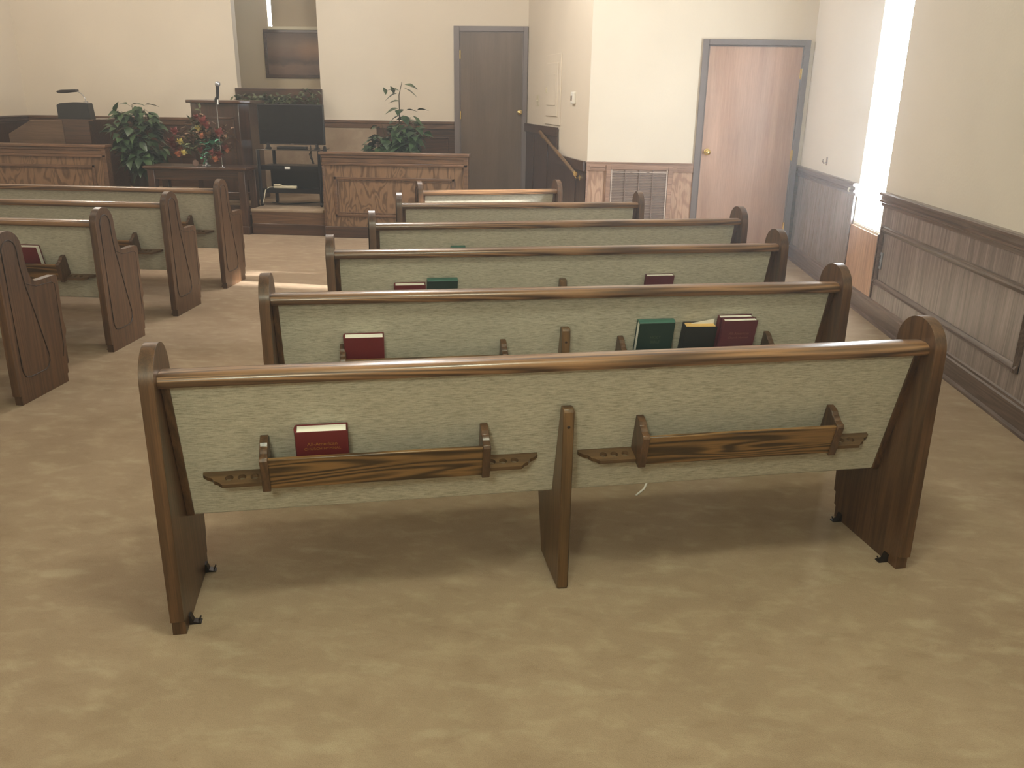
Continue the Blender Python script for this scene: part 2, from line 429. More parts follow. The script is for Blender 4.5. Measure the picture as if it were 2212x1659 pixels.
# ---- door wall: flush birch door in grey frame, wainscot with grille
def flush_door(name, x0, x1, y, z0, z1, fx0, fx1, fz1, leafm, hinge_x, knob_x, knobz, hz):
    d = struct(thing(name, None, None, ((x0+x1)/2, y, z0)))
    cx = (x0+x1)/2
    f = MB(FRAMEM)
    f.box(fx0-cx, x0-cx, -.035, 0, 0, fz1-z0); f.box(x1-cx, fx1-cx, -.035, 0, 0, fz1-z0); f.box(x0-cx, x1-cx, -.035, 0, z1-z0, fz1-z0)
    f.box(x0-cx, x0-cx+.012, -.02, 0, 0, z1-z0); f.box(x1-cx-.012, x1-cx, -.02, 0, 0, z1-z0); f.box(x0-cx, x1-cx, -.02, 0, z1-z0-.012, z1-z0)
    f.build('door_frame', d, bevel=.004)
    MB(leafm).box(x0-cx+.003, x1-cx-.003, -.014, -.001, .012, z1-z0-.004).build('door_leaf', d)
    k = MB(BRASS)
    Mx = Matrix.Rotation(R(90), 4, 'X')
    k.lathe([(.033, 0), (.033, .004), (.024, .008), (.011, .012), (.011, .034), (.022, .042), (.028, .054), (.026, .066), (.014, .074), (.001, .076)], (knob_x-cx, -.014, knobz-z0), 20, Mx)
    k.build('door_knob', d)
    for h in hz:
        hm = MB(BRASS); hm.tube([(hinge_x-cx, -.026, h-z0-.05), (hinge_x-cx, -.026, h-z0+.05)], .009, 8)
        hm.box(hinge_x-cx-.014, hinge_x-cx+.006, -.022, -.012, h-z0-.045, h-z0+.045)
        hm.build('hinge', d)
    return d
flush_door('door_2', 1.223, 2.131, DY, 0, 2.037, 1.166, 2.186, 2.091, DOORL, 2.128, 1.291, 1.037, (1.784, 1.021, .306))
# wainscot of the door wall
w = MB(FIGP); w.box(.089, 1.166, DY-.012, DY, 0, RAILH-.03); struct(w.build('wall_door_panelling', smooth=0))
w = MB(TRIMP)
w.box(.085, 1.166, DY-.026, DY-.012, .83, RAILH-.012); w.box(.08, 1.166, DY-.034, DY-.012, RAILH-.012, RAILH)
w.box(.085, .10, DY-.03, DY-.012, 0, .83)
w.box(.085, 1.166, DY-.03, DY-.012, 0, .12)
for a, b in ((.115, .27), (1.0, 1.14)):      # short routed bars on the rail
    w.box(a, b, DY-.034, DY-.026, .868, .882); w.box(a+.01, b, DY-.032, DY-.026, .845, .856)
struct(w.build('trim_8', bevel=.003))
w = MB(MAHX); w.box(2.187, WX-.012, DY-.015, DY, 0, .90); struct(w.build('trim_9'))
g = thing('air_return_grille', 'pale slatted air return grille in dark frame below the chair rail beside the birch door', 'vent', (.625, DY-.03, .30))
GW, GH = .29, .55
f = MB(TRIMP)
for a in ((-GW-.045, -GW), (GW, GW+.045)): f.box(a[0], a[1], -.014, .016, -.04, GH+.04)
f.box(-GW, GW, -.014, .016, GH, GH+.04); f.box(-GW, GW, -.014, .016, -.04, 0)
f.build('frame', g, bevel=.003)
MB(GRILLD).box(-GW, GW, .006, .014, 0, GH).build('backing', g)
f = MB(GRILLE)
for i in range(5):
    x = -GW + .004 + i*(2*GW-.02)/4
    f.use(GRILLE if i in (0, 4) else GRILLD).box(x, x+.012, -.008, .006, 0, GH)
for a, b in ((0, .33), (.36, .62), (.66, .97)): f.use(GRILLE).box(-GW+2*GW*a+.01, -GW+2*GW*b, -.010, .004, GH-.03, GH-.022)
f.build('grille_bars', g)
f = MB(GRILLE)
for i in range(34):
    z = .008 + i*(GH-.012)/34
    f.prism([(-.006, z+.009), (.004, z), (.006, z), (-.004, z+.009)], lambda p, t: Vector((t, p[0], p[1])), -GW, GW)
f.build('louvre', g, smooth=0)

# ---- splayed wall wainscot, rails, handrail
w = MB(MAHZ)
abox(w, 0, 1.18, 0, .012, 0, RAILH-.02); abox(w, 1.18, AL, 0, .012, 0, RAILH+SZ-.02)
struct(w.build('wall_angled_panelling', smooth=0))
w = MB(MAHX)
abox(w, 0, 1.18, .012, .04, RAILH-.10, RAILH); abox(w, 1.16, AL, .012, .04, RAILH+SZ-.10, RAILH+SZ)
abox(w, 1.15, 1.20, .012, .03, RAILH-.1, RAILH+SZ-.1)
for s in (.35, 1.62, 2.35): abox(w, s, s+.025, .012, .022, .0, .8 if s < 1 else 1.08)
struct(w.build('trim_10', bevel=.003))
hr = thing('handrail', 'sloping dark wooden handrail with brass bracket on the splayed wall by the steps', 'handrail', apt(.22, 0, 0))
def hl(s, n, z): return apt(s, n, z) - hr.location
h0, h1 = hl(.16, .075, .785), hl(1.78, .075, 1.14)
MB(OAKX).tube([h0, h0.lerp(h1, .5), h1], .021, 12).build('rail', hr)
for s, z in ((.20, .79), (1.70, 1.118)):
    b = MB(BRASS); b.tube([hl(s, .012, z-.05), hl(s, .05, z-.05), hl(s, .075, z-.02)], .008, 8)
    b.lathe([(.03, 0), (.03, .006), (.012, .012), (.008, .014)], hl(s, .012, z-.05), 16, Matrix.Rotation(AROT, 4, 'Z') @ Matrix.Rotation(R(-90), 4, 'X'))
    b.build('bracket', hr)
MB(BRASS).tube([h0 + (h0-h1).normalized()*.012, h0 - (h0-h1).normalized()*.02], .0235, 12).build('end_cap', hr)

def on_angled(name, label, cat, s, z):
    t = thing(name, label, cat, apt(s, .0, z), AROT); return t   # local +x along wall, local +y out of the wall
e = on_angled('breaker_panel', 'cream painted metal breaker panel door flush on the splayed wall', 'panel', 1.47, 1.62)
f = MB(WALLC); f.box(-.36, .36, 0, .014, -.385, .385); f.build('frame', e, bevel=.004)
f = MB(WALLC); f.box(-.27, .27, .014, .026, -.29, .29); f.build('door', e, bevel=.004)
f = MB(WALLC); f.box(-.20, .20, .026, .031, -.17, .17); f.build('inset', e, bevel=.003)
f = MB(CREAMP); f.box(.22, .24, .026, .036, -.03, .03); f.build('latch', e)
t = on_angled('thermostat', 'small white thermostat on the splayed wall above the handrail', 'thermostat', .56, 1.535)
MB(WHITEP).box(-.055, .055, 0, .03, -.06, .06).build('cover', t, bevel=.006)
MB(GRILLD).box(-.005, .045, .03, .0315, -.028, .022).build('display', t)
t = on_angled('light_switch', 'cream light switch plate on the splayed wall beside the dark door', 'switch', 2.24, 1.50)
MB(CREAMP).box(-.06, .06, 0, .006, -.06, .06).build('plate', t, bevel=.002)
for x in (-.025, .025): MB(CREAMP).box(x-.006, x+.006, .006, .016, -.012, .012).build('toggle', t)

# ---- front wall wainscot
FR = SZ + .925
w = MB(MAHX)
for a, b in ((LX, NX0), (NX1, -1.665)):
    w.box(a, b, FY-.012, FY, SZ, FR-.09)
struct(w.build('wall_front_panelling', smooth=0))
w = MB(TRIMX)
for a, b in ((LX, NX0), (NX1-.03, -1.665)):
    w.box(a, b, FY-.034, FY, FR-.10, FR-.035); w.box(a, b, FY-.05, FY, FR-.035, FR); w.box(a, b, FY-.03, FY, SZ, SZ+.12)
struct(w.build('trim_11', bevel=.005))
w = MB(MAHX)
sbox('trim_14', CARPET, NX0+.03, -2.72, FY-.046, FY-.012, SZ, FR-.102)
def fmould(x0, x1, z0, z1):
    for a in ((x0, x1, z0, z0+.025), (x0, x1, z1-.025, z1)): w.box(a[0], a[1], FY-.024, FY-.01, a[2], a[3])
    for a in ((x0, x0+.025), (x1-.025, x1)): w.box(a[0], a[1], FY-.024, FY-.01, z0, z1)
for a, b in ((-7.4, -6.6), (-6.4, -5.7), (-5.5, -4.75), (-2.55, -1.75),): fmould(a, b, SZ+.2, FR-.2)
struct(w.build('trim_12', bevel=.003))
w = MB(MAHY); w.prism(rail_profile(FR), lambda p, t: Vector((LX+p[0], t, p[1])), 9.95, FY-.05); struct(w.build('trim_13', smooth=30))
w = MB(MAHZ); w.box(LX, LX+.012, 9.95, FY-.012, SZ, FR-.09); struct(w.build('wall_left_panelling', smooth=0))
# niche parapet and the raised surround edge
w = MB(MAHX); w.box(NX0-.03, NX1+.02, FY-.03, FY+.06, SZ, 1.605); struct(w.build('wall_niche_parapet', smooth=0, bevel=.006))
flush_door('door_1', -1.590, -.757, FY, SZ, 2.331, -1.665, -.702, 2.392, DOORD, -1.583, -.795, 1.344, (2.05, 1.3, .6))

# ---- niche window with shade, picture
win2 = struct(thing('window_2', None, None, ((SX0+SX1)/2, NB, SZ0)))
hw = (SX1-SX0)/2
MB(GLASS).box(-hw, hw, .088, .094, .0, 1.15).build('pane', win2, smooth=0)
MB(CREAMP).box(-hw-.0, hw+.05, -.05, .08, -.045, -.0).build('window_sill', win2, bevel=.004)
sh = tag(MB(SHADE).box(-hw+.052, hw, .01, .016, 0, 1.2).build('window_shade', loc=((SX0+SX1)/2, NB, SZ0+.002)),
         'tan drawn window shade leaving a thin bright slit above the framed picture', 'shade')
PX0, PX1, PZ0, PZ1 = -4.545, -3.25, 1.755, 2.40
pc = thing('framed_picture', 'brown landscape picture in dark wooden frame on the niche wall', 'picture', ((PX0+PX1)/2, NB, (PZ0+PZ1)/2))
hw, hh = (PX1-PX0)/2, (PZ1-PZ0)/2
f = MB(MAHX)
for z in ((-hh, -hh+.045), (hh-.045, hh)): f.box(-hw, hw, -.035, -.002, z[0], z[1])
for x in ((-hw, -hw+.045), (hw-.045, hw)): f.box(x[0], x[1], -.035, -.002, -hh+.045, hh-.045)
f.build('frame', pc, bevel=.006)
MB(PAINT).box(-hw+.045, hw-.045, -.018, -.004, -hh+.045, hh-.045).build('canvas', pc)

# ---- pieces on the right wall
t = thing('coat_hook', 'small metal hook on the cream wall between door and bright window', 'hook', (WX, 7.985, 1.027))
MB(STEEL).box(-.006, 0, -.018, .018, -.035, .035).build('plate', t, bevel=.002)
MB(STEEL).tube([(-.006, 0, -.01), (-.03, 0, -.02), (-.04, 0, 0), (-.038, 0, .015)], .005, 8).build('prong', t)
t = thing('wall_knob', 'small white round knob on the dark panelling beside the window', 'knob', (WX-.012, 7.145, .86))
MB(WHITEP).lathe([(.014, 0), (.016, .008), (.02, .018), (.014, .028), (.002, .03)], (0, 0, 0), 14, Matrix.Rotation(R(-90), 4, 'Y')).build('head', t)
t = thing('outlet_plate', 'grey outlet cover plate on the right wall panelling below the window', 'outlet', (WX-.012, 6.262, .445))
MB(plain('grey_plate', srgb(120, 122, 126), .4)).box(-.006, 0, -.038, .038, -.06, .06).build('plate', t, bevel=.002)
for z in (-.025, .025): MB(BLACK).box(-.0075, -.006, -.014, .014, z-.014, z+.014).build('socket', t)

# ------------------------------------------------------------------ pews
T = .0394
VB = lambda z: .0746 + (.7646-z)*.268          # rear face of the reclining back
UPV, UPZ = -.2589, .9659                        # up along the back
NV, NZ = -.9659, -.2589                         # rearward normal of the back
def bk(s, off):                                 # (v, z) from distance up the back and offset to the rear
    z0 = .40; return (VB(z0) + UPV*s + NV*off, z0 + UPZ*s + NZ*off)

def end_outline():
    p = [(.012, 0), (.012, .048), (0, .05), (.009, .7747)]
    c = (.111, .7757); r = .1019
    for i in range(1, 22):
        a = math.pi - i*math.pi*1.04/22
        p.append((c[0]+r*math.cos(a), c[1]+r*math.sin(a)))
    p += [(.214, .752), (.2165, .72), (.221, .685), (.228, .652), (.238, .625), (.252, .607), (.27, .598), (.30, .5955)]
    p += [(.36, .596), (.43, .5965), (.445, .594), (.452, .586), (.4545, .574), (.455, .54), (.452, .44), (.448, .36), (.452, .325), (.459, .30), (.46, .28), (.453, .262), (.444, .25)]
    p += [(.438, .11), (.437, .10), (.425, .098), (.423, .048), (.412, .045), (.411, 0)]
    return p
EO = end_outline()
def groove_path():
    g = [(.055, .2), (.055, .776)]
    for i in range(1, 12):
        a = math.pi - i*math.pi/12; g.append((.111+.056*math.cos(a), .776+.056*math.sin(a)))
    g += [(.167, .776), (.17, .70), (.186, .60), (.235, .40), (.283, .20), (.28, .16), (.26, .135), (.235, .125), (.11, .125), (.075, .135), (.058, .165), (.055, .2)]
    return g
def end_panel(parent, u0, outer):
    m = MB(OAKZ)
    m.prism(EO, lambda p, t: Vector((t, p[0], p[1])), u0, u0+T)
    ox = u0 - .0005 if outer < 0 else u0+T+.0005
    m.use(GROOVE).tube([(ox, v, z) for v, z in groove_path()], .0035, 6, cap=False)
    gi = [(.19, .6), (.27, .57), (.40, .565), (.425, .55), (.415, .2), (.40, .15)]
    m.tube([(ox, v, z) for v, z in gi], .002, 6, cap=False)
    o = m.build('end_panel', parent, smooth=35, bevel=.004)
    for v in (.07, .37):      # iron floor clips on the inside
        s = 1 if outer < 0 else -1
        xi = u0+T if s > 0 else u0
        k = MB(IRON)
        k.prism([(0, 0), (.034, 0), (.034, .003), (.012, .008), (.005, .03), (0, .03)], lambda p, t: Vector((xi+s*p[0], t, p[1]+.001)), v-.012, v+.012)
        k.tube([(xi+s*.024, v, .0), (xi+s*.032, v+.006, .018)], .0025, 6)
        k.build('floor_clip', o)
    return o

def cup_holder(parent, ub, ut, s0=.062):
    """little shelf with three glass holes between bracket side ub and its pointed tip ut"""
    d = 1 if ut > ub else -1
    D = .064; L = abs(ut-ub); n0 = .0008
    out = [(0, n0), (0, D), (L-.060, D), (L-.046, D-.014), (L-.036, D-.018), (L-.028, D-.032), (L-.012, D-.040), (L, .012), (L, n0)]
    bm = bmesh.new()
    def P(x, o, t):
        v, z = bk(s0-t, o); return (ub+d*x, v, z)
    def layer(t):
        vs = [bm.verts.new(P(x, o, t)) for x, o in out]
        hs = []
        for k in range(3):
            cx = L - .078 - k*.0365; cy = .034
            hs.append([bm.verts.new(P(cx+.0125*math.cos(2*math.pi*i/16), cy+.0125*math.sin(2*math.pi*i/16), t)) for i in range(16)])
        loops = [vs]+hs
        ed = [bm.edges.new((l[i], l[(i+1) % len(l)])) for l in loops for i in range(len(l))]
        bmesh.ops.triangle_fill(bm, use_beauty=True, use_dissolve=False, edges=ed)
        return loops
    A, B = layer(0), layer(.013)
    for la, lb in zip(A, B):
        for i in range(len(la)):
            k = (i+1) % len(la); bm.faces.new([la[i], la[k], lb[k], lb[i]])
    mb = MB(OAKP); mb.b.free(); mb.b = bm
    return mb.build('cup_holder', parent, smooth=30)

def book_rack(parent, u0, u1, wl, wr):
    m = MB(OAKX)
    f = lambda p, t: Vector((t,)+bk(*p))
    m.prism([(.052, .072), (.160, .072), (.160, .085), (.052, .085)], f, u0+.013, u1-.013)
    m.prism([(.052, .0005), (.064, .0005), (.064, .072), (.052, .072)], f, u0+.013, u1-.013)
    o = m.build('book_rack', parent, smooth=30, bevel=.003)
    for a in (u0-.006, u1-.018):
        b = MB(OAKZ)
        pr = [(.044, .0005), (.044, .088), (.048, .092), (.160, .092), (.168, .086), (.170, .066), (.176, .058), (.178, .044), (.187, .036), (.190, .020), (.190, .0005)]
        b.prism(pr, f, a, a+.024); b.build('bracket', o, smooth=30, bevel=.002)
    if wl is not None: cup_holder(o, u0-.0065, wl)
    if wr is not None: cup_holder(o, u1+.0065, wr)
    return o

def make_pew(L, supports, racks):
    root = bpy.data.objects.new('church_pew', None); C.objects.link(root); root.empty_display_size = .2
    end_panel(root, 0, -1); end_panel(root, L-T, 1)
    i0, i1 = T, L-T
    # upholstered back, reclining
    m = MB(FABRIC)
    th = .045
    q = [(VB(.7646), .7646), (VB(.30), .30), (VB(.30)+.012, .297), (VB(.32)+th, .31), (VB(.7646)+th, .775)]
    m.prism(q, lambda p, t: Vector((t, p[0], p[1])), i0+.001, i1-.001)
    m.build('back_panel', root, smooth=30, bevel=.006)
    m = MB(OAKX)      # corner battens
    for a in (i0, i1-.0245):
        b = MB(OAKZ)
        b.prism([(VB(.765)-.006, .766), (VB(.30)-.006, .30), (VB(.30)+.01, .295), (VB(.765)+.02, .768)], lambda p, t: Vector((t, p[0], p[1])), a, a+.0235)
        b.build('batten', root, smooth=30, bevel=.002)
    m.b.free()
    r = MB(RAIL)
    pr = [(.0435, .766), (.0385, .772), (.037, .783), (.040, .793), (.048, .8005), (.064, .804), (.10, .804), (.118, .8), (.128, .792), (.130, .78), (.126, .769), (.118, .766)]
    r.prism(pr, lambda p, t: Vector((t, p[0], p[1])), i0+.0005, i1-.0005)
    r.build('top_rail', root, smooth=50)
    s = MB(FABRIC)    # seat with a rounded front nose
    sp = [(.20, .335), (.44, .345), (.475, .35), (.495, .362), (.503, .383), (.498, .405), (.480, .420), (.44, .428), (.30, .425), (.20, .415)]
    s.prism(sp, lambda p, t: Vector((t, p[0], p[1])), i0+.001, i1-.001)
    s.build('seat', root, smooth=60)
    for u in supports:
        c = MB(OAKI)
        cp = [(.078, 0), (.0705, .01), (.0695, .60), (.071, .622), (.078, .632), (.09, .634), (VB(.634)-.001, .634), (VB(.302)-.001, .302), (VB(.302)+.03, .295), (.21, .334), (.41, .334), (.415, .29), (.40, .20), (.335, .02), (.33, 0)]
        c.prism(cp, lambda p, t: Vector((u-.018+t, p[0], p[1])), 0, .036)
        o = c.build('center_support', root, smooth=30, bevel=.004)
        MB(GROOVE).lathe([(.005, 0), (.005, .0012), (.003, .002)], (u, .0696, .575), 10, Matrix.Rotation(R(90), 4, 'X')).build('screw_plug', o)
    for a, b, wl, wr in racks: book_rack(root, a, b, wl, wr)
    return root

LP = 2.42
RK = [(.293, .957, .110, 1.128), (1.447, 2.118, 1.262, 2.285)]
proto = make_pew(LP, [1.208], RK)
# right block: (x, y, turn, label)
RP = [(-1.150, 2.036, .2556, 'nearest oak pew with linen back holding one maroon hymnal, fully in view'),
      (-1.182, 3.011, .2331, 'oak pew second from the camera, rack holding green, black and burgundy books at right'),
      (-1.207, 3.984, .2461, 'third oak pew of the right block, maroon and green books paired at left'),
      (-1.223, 4.940, .2634, 'fourth oak pew of the right block, empty linen back, ending before the birch door')]
PEWS = []
for i, (x, y, t, lab) in enumerate(RP):
    o = proto if i == 0 else copy_tree(proto)
    o.location = (x, y, 0); o.rotation_euler = (0, 0, t)
    tag(o, lab, 'pew', 'pews of the right block'); PEWS.append(o)
p5 = make_pew(1.821, [.91], [(.28, .80, None, None), (1.02, 1.54, None, None)])
p5.location = (-1.271, 5.959, 0); p5.rotation_euler = (0, 0, .2242)
tag(p5, 'shorter oak pew fifth in the right block, in front of the air return grille', 'pew', 'pews of the right block')
p6 = make_pew(1.216, [.608], [])
p6.location = (-1.274, 6.829, 0); p6.rotation_euler = (0, 0, .3179)
tag(p6, 'shortest front oak pew with sunlit pale linen back beside the panelled half wall', 'pew', 'pews of the right block')
# left block
LL = 4.2
lr = []
for k in range(2):
    o_ = LL - 2.411*(k+1)
    if o_ > -.7:
        for a, b, wl, wr in RK:
            if a+o_ > .15 and wl+o_ > .05: lr.append((a+o_, b+o_, wl+o_, wr+o_))
lproto = make_pew(LL, [LL-1.205, LL-2.41], lr)
LPW = [(-2.798, 3.834, -.016, 'nearest left-block pew, only its dark end panel showing at the photo edge'),
       (-2.832, 4.789, .0023, 'left-block pew with a single maroon book in its rack'),
       (-2.845, 5.699, .009, 'left-block pew between the maroon-book pew and the front one'),
       (-2.864, 6.639, -.003, 'frontmost left-block pew below the communion table')]
for i, (x, y, t, lab) in enumerate(LPW):
    o = lproto if i == 0 else copy_tree(lproto)
    o.location = (x - LL*math.cos(t), y - LL*math.sin(t), 0); o.rotation_euler = (0, 0, t)
    tag(o, lab, 'pew', 'pews of the left block'); PEWS.append(o)

# ------------------------------------------------------------------ books
TEALS = plain('lit_teal_spine', srgb(62, 104, 92), .4)  # spine colour lightened for the light on its upturned face
def book(name, label, pew, u, cover, pages, W=.155, H=.215, D=.034, off0=.004, roll=0., spine_up=False, text=None, foil=None, zb=None, lean=0., group='books in the pew racks', open_=0.):
    """stands in the rack, cover facing the rear; local x = width, y = towards the back, z = up"""
    x, y, t = pew
    s0 = .0655 if zb is None else zb
    v, z = bk(s0, off0 + D/2)
    ct, st_ = math.cos(t), math.sin(t)
    root = thing(name, label, 'book', (x + u*ct - v*st_, y + u*st_ + v*ct, z), 0, group)
    beta = math.atan2(.2589, .9659)
    root.rotation_mode = 'QUATERNION'
    root.rotation_quaternion = (Matrix.Rotation(t, 4, 'Z') @ Matrix.Rotation(beta+lean, 4, 'X') @ Matrix.Rotation(roll, 4, 'Y')).to_quaternion()
    h = W/2; c = .0028
    if roll: root.location.z += abs(math.sin(roll))*h
    m = MB(cover)
    m.box(-h, h, -D/2-open_, -D/2+c-open_, 0, H); m.box(-h, h, D/2-c, D/2, 0, H)
    if spine_up: m.use(TEALS).prism([(-D/2, 0), (-D*.42, .006), (-D*.2, .0095), (D*.2, .0095), (D*.42, .006), (D/2, 0)], lambda p, q: Vector((q, p[0], H+p[1]-.004)), -h, h)
    else: m.prism([(-h, -D/2-open_), (-h-.004, -D/4), (-h-.005, 0), (-h-.004, D/4), (-h, D/2), (-h+c, D/2-c), (-h+c, -D/2+c-open_)], lambda p, q: Vector((p[0], p[1], q)), 0, H)
    m.build('cover', root, smooth=30, bevel=.001)
    pm = MB(pages)
    if spine_up: pm.box(-h+.004, h-.004, -D/2+c, D/2-c, .004, H-c*1.6)
    else: pm.prism([(-h+.004, -D/2+c-open_*.2), (h-.005, -D/2+c-open_), (h-.005, D/2-c), (-h+.004, D/2-c)], lambda p, q: Vector((p[0], p[1], q)), .004, H-.004)
    pm.build('pages', root, smooth=0)
    if text:
        for k, (s, sz, zz) in enumerate(text):
            cu = bpy.data.curves.new('txt', 'FONT'); cu.body = s; cu.size = sz; cu.align_x = 'CENTER'; cu.align_y = 'CENTER'; cu.extrude = .0002
            to = bpy.data.objects.new('txt', cu); C.objects.link(to)
            bpy.context.view_layer.update()
            me = bpy.data.meshes.new_from_object(to.evaluated_get(bpy.context.evaluated_depsgraph_get()))
            bpy.data.objects.remove(to)
            lo = bpy.data.objects.new('cover_lettering', me); C.objects.link(lo); lo.parent = root
            me.materials.clear(); me.materials.append(foil or GOLD)
            lo.location = (0, -D/2-.0006-open_, zz); lo.rotation_euler = (R(90), 0, 0)
    return root
P1, P2, P3, P4 = [r[:3] for r in RP]
HT = [('All-American', .0165, .112), ('CHURCH HYMNAL', .0125, .095)]
book('hymnal', 'maroon hymnal with gold cover lettering in the nearest pew rack', P1, .466, MAROON, PAGES, W=.150, H=.157, D=.04, text=HT[:2])
book('hymnal', 'maroon hymnal alone in the left rack of the second pew', P2, .385, MAROON, PAGES, W=.156, H=.174, D=.04)
book('hymnal', 'green book spine up in the right rack of the second pew', P2, 1.595, GREENB, PAGES, W=.155, H=.203, D=.04, spine_up=True, text=[('HOLY', .018, .135), ('BIBLE', .018, .112)], foil=plain('dull_foil', srgb(70, 84, 66), .5))
book('bible', 'black book with tan page edges between green and burgundy books', P2, 1.787, DKGREEN, TANP, W=.140, H=.182, D=.034, open_=.012, roll=.02)
book('hymnal', 'rear burgundy hymnal of the stacked pair in the second pew rack', P2, 1.948, PURPLE, PAGES, W=.150, H=.214, D=.026)
book('hymnal', 'front burgundy hymnal of the stacked pair in the second pew rack', P2, 1.958, PURPLE, PAGES, W=.150, H=.212, D=.026, off0=.032, text=[('All-American', .017, .15), ('Church Hymnal', .014, .13)], foil=PALEGOLD)
t_ = P2[2]
ps = MB(PAPER)
v, z = bk(.245, .016); u = 1.80
ps.prism([(-.045, -.06), (.055, -.06), (.055, .022), (-.045, .004)], lambda p, q: Vector((P2[0] + (u+p[0])*math.cos(t_) - (v+UPV*p[1]+q)*math.sin(t_), P2[1] + (u+p[0])*math.sin(t_) + (v+UPV*p[1]+q)*math.cos(t_), z+UPZ*p[1])), 0, .0006)
tag(ps.build('paper_slip', smooth=0), 'white paper slip sticking out of the black book in the second pew', 'paper')
book('hymnal', 'maroon book beside the green one in the third pew', P3, .409, MAROON, PAGES, W=.156, H=.174, D=.036)
book('hymnal', 'green book spine up in the left rack of the third pew', P3, .573, GREENB, PAGES, W=.155, H=.196, D=.042, spine_up=True)
book('hymnal', 'burgundy book alone in the right rack of the third pew', P3, 1.740, PURPLE, PAGES, W=.154, H=.193, D=.028)
book('hymnal', 'dark book whose top barely shows in the fourth pew', P4, .54, DKGREEN, PAGES, W=.09, H=.20, D=.028, spine_up=True)
lb = LPW[1]
book('hymnal', 'maroon book with cream fore-edge in the left-block pew rack', (lb[0], lb[1], lb[2]), -.515, MAROON, PAGES, W=.17, H=.187, D=.04)

# ------------------------------------------------------------------ panelled half walls of the stage
def half_wall(name, label, x0, x1, y, depth, top, inset):
    o = thing(name, label, 'half wall', ((x0+x1)/2, y, 0))
    h = (x1-x0)/2
    MB(FIG).box(-h, h, 0, depth, 0, top-.03).build('body', o, smooth=0)
    c = MB(TRIMX); c.box(-h-.03, h+.02, -.035, depth+.03, top-.032, top); c.box(-h-.01, h+.005, -.022, depth+.01, top-.062, top-.032)
    c.box(-h, h, -.012, 0, top-.115, top-.062); c.box(-h-.005, h, -.02, 0, top-.145, top-.115)
    c.build('cap', o, bevel=.006)
    s = MB(TRIMX); s.box(-h-.001, -h+.02, -.014, .0, .13, top-.145); s.box(h-.045, h+.004, -.02, depth+.003, 0, top-.06); s.build('corner_strip', o, bevel=.003)
    b = MB(MAHX); b.box(-h, h, -.028, 0, 0, .125); b.build('base', o, bevel=.006)
    p = MB(TRIMX); a = -h+inset[0]; e = h-inset[1]; z0, z1 = inset[2], inset[3]
    for q in ((a, e, z0, z0+.028), (a, e, z1-.028, z1), (a, a+.028, z0, z1), (e-.028, e, z0, z1)): p.box(q[0], q[1], -.016, 0, q[2], q[3])
    for q in ((a+.04, e-.04, z0+.04, z0+.048), (a+.04, e-.04, z1-.048, z1-.04), (a+.04, a+.048, z0+.04, z1-.04), (e-.048, e-.04, z0+.04, z1-.04)): p.box(q[0], q[1], -.006, 0, q[2], q[3])
    p.build('panel_moulding', o, bevel=.005)
    return o
half_wall('choir_half_wall', 'oak panelled half wall with dark cap in front of the right plant', -2.828, -1.203, 9.403, .085, .940, (.125, .15, .235, .672))
half_wall('pulpit_half_wall', 'oak panelled half wall at the left photo edge before the organ', -7.60, -5.60, 9.93, .09, .935, (.12, .16, .26, .70))
t = thing('black_gadget', 'tiny black pointed gadget standing on the left end of the half wall cap', 'gadget', (-2.80, 9.44, .940))
MB(BLACK).prism([(-.02, 0), (.02, 0), (.014, .045), (.004, .06), (-.006, .058), (-.014, .045)], lambda p, q: Vector((p[0], q, p[1])), -.015, .015).build('body', t, bevel=.003)

# ------------------------------------------------------------------ television on cart
tc = thing('tv_cart', 'black metal television cart with shelves on casters on the stage', 'cart', (-3.32, 9.93, SZ))
CW = .355
for x, y in ((-CW, -.18), (CW, -.18), (-CW+.06, .17), (CW-.06, .17)):
    l = MB(BLACKM); l.tube([(x, y, .045), (x, y, .64)], .018 if y < 0 else .02, 12); l.build('leg', tc)
    k = MB(BLACK); k.lathe([(.012, -.012), (.026, -.012), (.026, .012), (.012, .012)], (x, y, .027), 16, Matrix.Rotation(R(90), 4, 'Y')); k.box(x-.018, x+.018, y-.014, y+.014, .036, .05); k.build('caster', tc)
MB(STEEL).tube([(-CW-.017, -.19, .1), (-CW-.017, -.19, .64)], .004, 6).build('chrome_edge', tc)
MB(plain('smoked_glass', srgb(60, 54, 48), .08, 0., .6)).box(-CW-.02, CW+.02, -.2, .2, .632, .642).build('top_shelf', tc, bevel=.003)
m = MB(BLACKM); m.box(-CW, CW, -.17, .19, .43, .455); m.box(-CW, CW, -.175, -.155, .41, .46); m.build('middle_shelf', tc)
m = MB(BLACK); m.box(-CW+.02, CW-.02, .12, .135, .19, .43); m.build('back_board', tc)
m = MB(BLACKM); m.box(-CW, CW, -.17, .19, .17, .19); m.box(-CW, CW, -.18, -.16, .15, .20); m.build('bottom_shelf', tc)
tv = thing('television', 'black flat television standing on the rolling cart', 'television', (-3.325, 9.93, SZ+.643))
m = MB(BLACK); m.box(-.386, .386, -.012, .035, .045, .49); m.box(-.25, .25, .035, .065, .08, .36); m.build('body', tv, bevel=.005)
MB(SCREEN).box(-.376, .376, -.0135, -.0115, .062, .481).build('screen', tv)
MB(STEEL).box(-.018, .018, -.0145, -.012, .049, .056).build('badge', tv)
for x in (-.29, .29):
    f = MB(BLACK); f.prism([(-.05, 0), (.05, 0), (.05, .006), (.016, .02), (.014, .06), (-.014, .06), (-.016, .02), (-.05, .006)], lambda p, q: Vector((x+q, p[0]*1.6, p[1])), -.012, .012); f.build('foot', tv, bevel=.002)
t = thing('media_box', 'flat black box lying on the glass shelf under the television', 'box', (-3.32, 9.90, SZ+.643))
MB(BLACK).box(-.17, .17, -.05, .05, 0, .024).build('body', t, bevel=.004)
